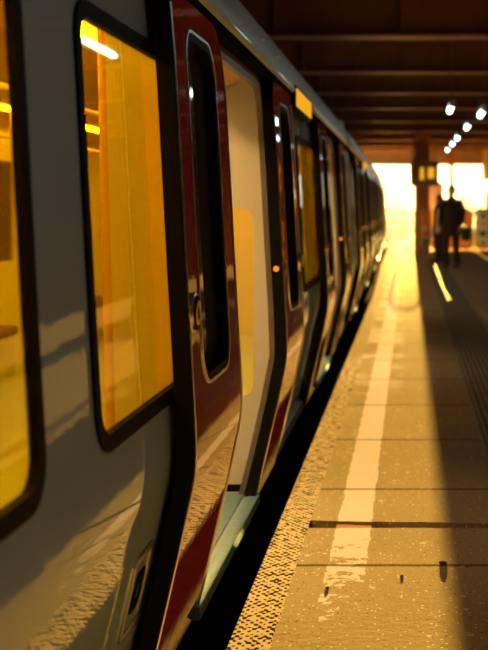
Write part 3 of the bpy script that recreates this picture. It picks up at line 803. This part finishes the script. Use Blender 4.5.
# ------------------------------------------------------------------ people
def skin_body(name, parent, joints, edges, rad, m, extra=()):
    me = bpy.data.meshes.new(name)
    keys = list(joints)
    me.from_pydata([joints[k] for k in keys], [(keys.index(a), keys.index(b)) for a, b in edges], [])
    o = link(name, me, m, parent)
    md = o.modifiers.new('skin', 'SKIN'); md.use_smooth_shade = True
    sv = me.skin_vertices[0].data if me.skin_vertices else None
    if sv is None:
        bm = B(); bm.from_mesh(me); lay = bm.verts.layers.skin.verify(); bm.to_mesh(me); bm.free(); sv = me.skin_vertices[0].data
    for i, k in enumerate(keys):
        r = rad[k]; r = r if isinstance(r, tuple) else (r, r)
        sv[i].radius = r
        sv[i].use_root = (k == 'pelvis' or k.startswith('root'))
    o.modifiers.new('sub', 'SUBSURF').levels = 1; o.modifiers['sub'].render_levels = 2
    return o
def person(loc, rz, label, coat, trousers, hairc, scale=1., paper=False, arm_pose='down'):
    t = thing('person', label, 'person', loc, rz); t.scale = (scale,) * 3
    J = {'pelvis': (0, 0, .95), 'waist': (0, .005, 1.10), 'chest': (0, .01, 1.32), 'neck': (0, .0, 1.50), 'skull': (0, -.015, 1.60), 'crown': (0, -.005, 1.70)}
    R = {'pelvis': (.15, .11), 'waist': (.135, .10), 'chest': (.155, .11), 'neck': .055, 'skull': (.075, .09), 'crown': (.07, .08)}
    E = [('pelvis', 'waist'), ('waist', 'chest'), ('chest', 'neck'), ('neck', 'skull'), ('skull', 'crown')]
    hands = {}
    for s, n in ((1, 'l'), (-1, 'r')):
        st = .03 * s
        J.update({'hip' + n: (.095 * s, 0, .90), 'knee' + n: (.105 * s, -.025 + st, .49), 'ankle' + n: (.11 * s, .02 + st, .08), 'toe' + n: (.125 * s, -.14 + st, .035)})
        R.update({'hip' + n: .085, 'knee' + n: .058, 'ankle' + n: .042, 'toe' + n: .034})
        E += [('pelvis', 'hip' + n), ('hip' + n, 'knee' + n), ('knee' + n, 'ankle' + n), ('ankle' + n, 'toe' + n)]
        if paper and s > 0: el, wr, hd = (.24, -.05, 1.14), (.20, -.27, 1.22), (.19, -.34, 1.25)
        else: el, wr, hd = (.265 * s, .03, 1.13), (.245 * s, -.08, .90), (.24 * s, -.11, .82)
        J.update({'sh' + n: (.18 * s, .01, 1.41), 'el' + n: el, 'wr' + n: wr, 'hd' + n: hd})
        R.update({'sh' + n: .062, 'el' + n: .043, 'wr' + n: .028, 'hd' + n: (.036, .022)})
        E += [('chest', 'sh' + n), ('sh' + n, 'el' + n), ('el' + n, 'wr' + n), ('wr' + n, 'hd' + n)]
        hands[n] = (Vector(wr), Vector(hd), s)
    for n, (w, h, s) in hands.items():
        d = (h - w).normalized(); side = Vector((0, 1, 0)) if abs(d.y) < .8 else Vector((0, 0, 1)); curl = Vector((-s, 0, 0))
        for i, ln in enumerate((.075, .085, .08, .062)):
            b0 = h + side * (.027 - .018 * i); k = 'root%s%d' % (n, i)
            J[k] = tuple(b0); J[k + 'a'] = tuple(b0 + d * ln * .5 + curl * .006); J[k + 'b'] = tuple(b0 + d * ln * .9 + curl * .028)
            R[k] = .009; R[k + 'a'] = .0085; R[k + 'b'] = .007; E += [(k, k + 'a'), (k + 'a', k + 'b')]
        k = 'root%st' % n; b0 = w + (h - w) * .45 + side * .02
        J[k] = tuple(b0); J[k + 'a'] = tuple(b0 + side * .03 + d * .025 + curl * .01); J[k + 'b'] = tuple(b0 + side * .036 + d * .055 + curl * .025)
        R[k] = .011; R[k + 'a'] = .010; R[k + 'b'] = .008; E += [(k, k + 'a'), (k + 'a', k + 'b')]
    body = skin_body('body', t, J, E, R, M['skin'])
    # face, ears
    bm = B()
    tube(bm, [(0, -.105, 1.635), (0, -.128, 1.60), (0, -.112, 1.592)], [.008, .014, .010], 8); obj('nose', bm, M['skin'], t)
    bm = B(); tube(bm, [(-.024, -.100, 1.558), (0, -.107, 1.558), (.024, -.100, 1.558)], .006, 6); obj('mouth', bm, M['signred'], t)
    for s in (1, -1):
        bm = B(); r = bmesh.ops.create_uvsphere(bm, u_segments=10, v_segments=8, radius=.011)
        bmesh.ops.translate(bm, verts=r['verts'], vec=(.032 * s, -.098, 1.63)); obj('eye', bm, M['eye'], t)
        bm = B(); r = bmesh.ops.create_uvsphere(bm, u_segments=10, v_segments=8, radius=.03)
        for v in r['verts']: v.co = Vector((v.co.x * .4 + .082 * s, v.co.y * .7, v.co.z + 1.61))
        obj('ear', bm, M['skin'], t)
    # hair
    bm = B(); r = bmesh.ops.create_uvsphere(bm, u_segments=20, v_segments=14, radius=1.)
    for v in r['verts']:
        v.co = Vector((v.co.x * .096, v.co.y * .108 + .014, v.co.z * .125 + 1.655))
    dead = [v for v in bm.verts if v.co.y < -.055 and v.co.z < 1.70 or v.co.z < 1.545]
    bmesh.ops.delete(bm, geom=dead, context='VERTS'); obj('hair', bm, hairc, t)
    # coat: body and sleeves
    bm = B()
    loft(bm, [(0, .0, .74, .205, .165), (0, .0, .86, .20, .16), (0, .0, 1.0, .19, .15), (0, .005, 1.12, .18, .145), (0, .01, 1.25, .20, .155), (0, .01, 1.36, .215, .15), (0, .01, 1.43, .19, .125), (0, .005, 1.475, .12, .095), (0, .0, 1.50, .075, .075), (0, .0, 1.535, .078, .078)], 24)
    ct = obj('coat', bm, coat, t, sharp=60)
    for n, s in (('l', 1), ('r', -1)):
        w = Vector(J['wr' + n]); e = Vector(J['el' + n]); q = Vector(J['sh' + n])
        bm = B(); tube(bm, [q + Vector((-.09 * s, 0, -.015)), q + Vector((-.04 * s, 0, -.005)), q + Vector((.0, 0, -.02)), q * .82 + e * .18 + Vector((.016 * s, 0, 0)), (q + e) / 2 + Vector((.012 * s, 0, 0)), e * .9 + q * .1 + Vector((.004 * s, 0, 0)), e, e * .8 + w * .2, (e + w) / 2, w], [.058, .076, .084, .082, .074, .066, .063, .060, .055, .048], 16)
        obj('sleeve', bm, coat, ct)
    bm = B(); loft(bm, [(0, 0, .70, .17, .135), (0, 0, .86, .185, .145), (0, 0, .98, .17, .13)], 20)
    tr = obj('trousers', bm, trousers, t)
    for n, s in (('l', 1), ('r', -1)):
        h, k_, a = (Vector(J[q + n]) for q in ('hip', 'knee', 'ankle'))
        bm = B(); tube(bm, [h, (h + k_) / 2, k_, (k_ + a) / 2, a + Vector((0, 0, -.01))], [.105, .092, .073, .064, .060], 16); obj('trouser_leg', bm, trousers, tr)
        toe = Vector(J['toe' + n]); bm = B()
        for cx, y0, y1, z1, w in ((toe.x, toe.y - .06, a.y + .065, .055, .05),):
            loft(bm, [(a.x * .45 + toe.x * .55, (y0 + y1) / 2, 0, w, (y1 - y0) / 2), (a.x * .45 + toe.x * .55, (y0 + y1) / 2, .03, w, (y1 - y0) / 2), (a.x * .5 + toe.x * .5, (y0 + y1) / 2 + .03, .07, w * .85, (y1 - y0) / 2 * .72), (a.x, a.y, .12, .05, .055)], 16)
        obj('shoe', bm, M['shoe'], t)
    if paper:
        bm = B(); box(bm, .10, .24, -.50, -.485, .95, 1.40)
        pp_ = obj('folded_paper', bm, M['paper'])
    return t, J
P1 = person((.935, 27.0, 0), math.radians(-28), 'person in a dark coat and dark trousers, standing with a bag on the shoulder', M['coat'], M['trouser'], M['hair'], 1.04)
P2 = person((.72, 29.6, 0), math.radians(-75), 'person in a dark red coat, half hidden beside the maroon column', M['mcoat'], M['trouser'], M['hair'], .94)
# bag and paper (things held by the people)
bg = thing('shoulder_bag', 'dark shoulder bag hanging at the right side of the person in the dark coat', 'bag', (1.235, 26.86, .60))
bm = B(); box(bm, -.10, .12, -.15, .15, 0, .34, .05); obj('pouch', bm, M['bag'], bg, sharp=60)
bm = B(); tube(bm, [(.0, -.12, .33), (-.05, -.10, .60), (-.16, .0, .93), (-.05, .10, .60), (.0, .12, .33)], .014, 8); obj('strap', bm, M['bag'], bg)
bp = thing('backpack', 'dark rounded backpack on the back of the person in the dark coat', 'backpack', (1.03, 27.22, 1.0), math.radians(-28))
bm = B(); box(bm, -.17, .17, -.05, .13, 0, .50, .07); obj('pack', bm, M['bag'], bp, sharp=60)
bm = B(); box(bm, -.12, .12, .12, .18, .05, .26, .03); obj('pocket', bm, M['bag'], bp, sharp=60)
pw = tag(obj('folded_paper', box(B(), -.05, .05, -.012, .012, 0, .58, .004), M['paper']), 'tall white folded paper held up in front of the person in the dark red coat', 'paper')
pw.location = (.675, 29.305, .74)
pw.rotation_euler = (math.radians(7), math.radians(3), 0)

# ------------------------------------------------------------------ light
sun = bpy.data.lights.new('sun', 'SUN'); sun.energy = 215.0; sun.angle = math.radians(.20); sun.color = (1., .62, .13)
so = bpy.data.objects.new('sun', sun); C.objects.link(so)
el, az = math.radians(3.3), math.radians(.0)
so.rotation_euler = Vector((-math.sin(az) * math.cos(el), -math.cos(az) * math.cos(el), -math.sin(el))).to_track_quat('-Z', 'Y').to_euler()
so.location = (0, 60, 10)

w = bpy.data.worlds.new('evening sky'); S.world = w; w.use_nodes = True
t = w.node_tree; t.nodes.clear()
out = t.nodes.new('ShaderNodeOutputWorld'); bg_ = t.nodes.new('ShaderNodeBackground')
tc = t.nodes.new('ShaderNodeTexCoord'); sx = t.nodes.new('ShaderNodeSeparateXYZ'); t.links.new(tc.outputs['Generated'], sx.inputs[0])
cr = t.nodes.new('ShaderNodeValToRGB')
e = cr.color_ramp.elements
e[0].position = .0; e[0].color = (1.0, .72, .42, 1)
e[1].position = .5; e[1].color = (.35, .45, .60, 1)
k = e.new(.03); k.color = (1., .89, .80, 1); k = e.new(.15); k.color = (.9, .75, .55, 1)
t.links.new(sx.outputs[2], cr.inputs[0]); t.links.new(cr.outputs[0], bg_.inputs[0])
# brighter towards the sun
yb_ = t.nodes.new('ShaderNodeMapRange'); t.links.new(sx.outputs[1], yb_.inputs[0])
yb_.inputs[1].default_value = .2; yb_.inputs[2].default_value = 1.; yb_.inputs[3].default_value = .35; yb_.inputs[4].default_value = 1.15
t.links.new(yb_.outputs[0], bg_.inputs[1])
t.links.new(bg_.outputs[0], out.inputs[0])

# sunlit haze in the air under and beyond the bridge
HAZE = .0007
if HAZE:
    m, t, out = nt('sunlit haze')
    vs = N(t, 'ShaderNodeVolumeScatter', Density=HAZE, Anisotropy=.55); vs.inputs['Color'].default_value = (.75, .85, 1., 1)
    L(t, vs, 'Volume', out, 'Volume')
    bm = B(); box(bm, -60, 60, 71, 148, -1.1, 9)
    hz = obj('haze', bm, m); hz['kind'] = 'stuff'
    tag(hz, 'warm sunlit haze in the open air beyond the bridge', 'haze')

# ------------------------------------------------------------------ camera
cam = bpy.data.cameras.new('camera'); co = bpy.data.objects.new('camera', cam); C.objects.link(co)
co.location = (0, 0, H); co.rotation_euler = (PI / 2, 0, 0)
cam.sensor_fit = 'VERTICAL'; cam.sensor_height = 36.; cam.sensor_width = 24.
cam.lens = F / 650 * 36.
cam.shift_x = -(XV - 244) / 650; cam.shift_y = -(325 - YV) / 650
cam.clip_start = .05; cam.clip_end = 1000
cam.dof.use_dof = True; cam.dof.focus_distance = 3.9; cam.dof.aperture_fstop = 3.6
S.camera = co
S.view_settings.view_transform = 'Standard'; S.view_settings.look = 'None'; S.view_settings.gamma = 1; S.view_settings.use_curve_mapping = False
S.view_settings.exposure = 0.
S.cycles.use_denoising = True
S.cycles.max_bounces = 8; S.cycles.transparent_max_bounces = 16; S.cycles.volume_bounces = 0
S.cycles.sample_clamp_indirect = 6.
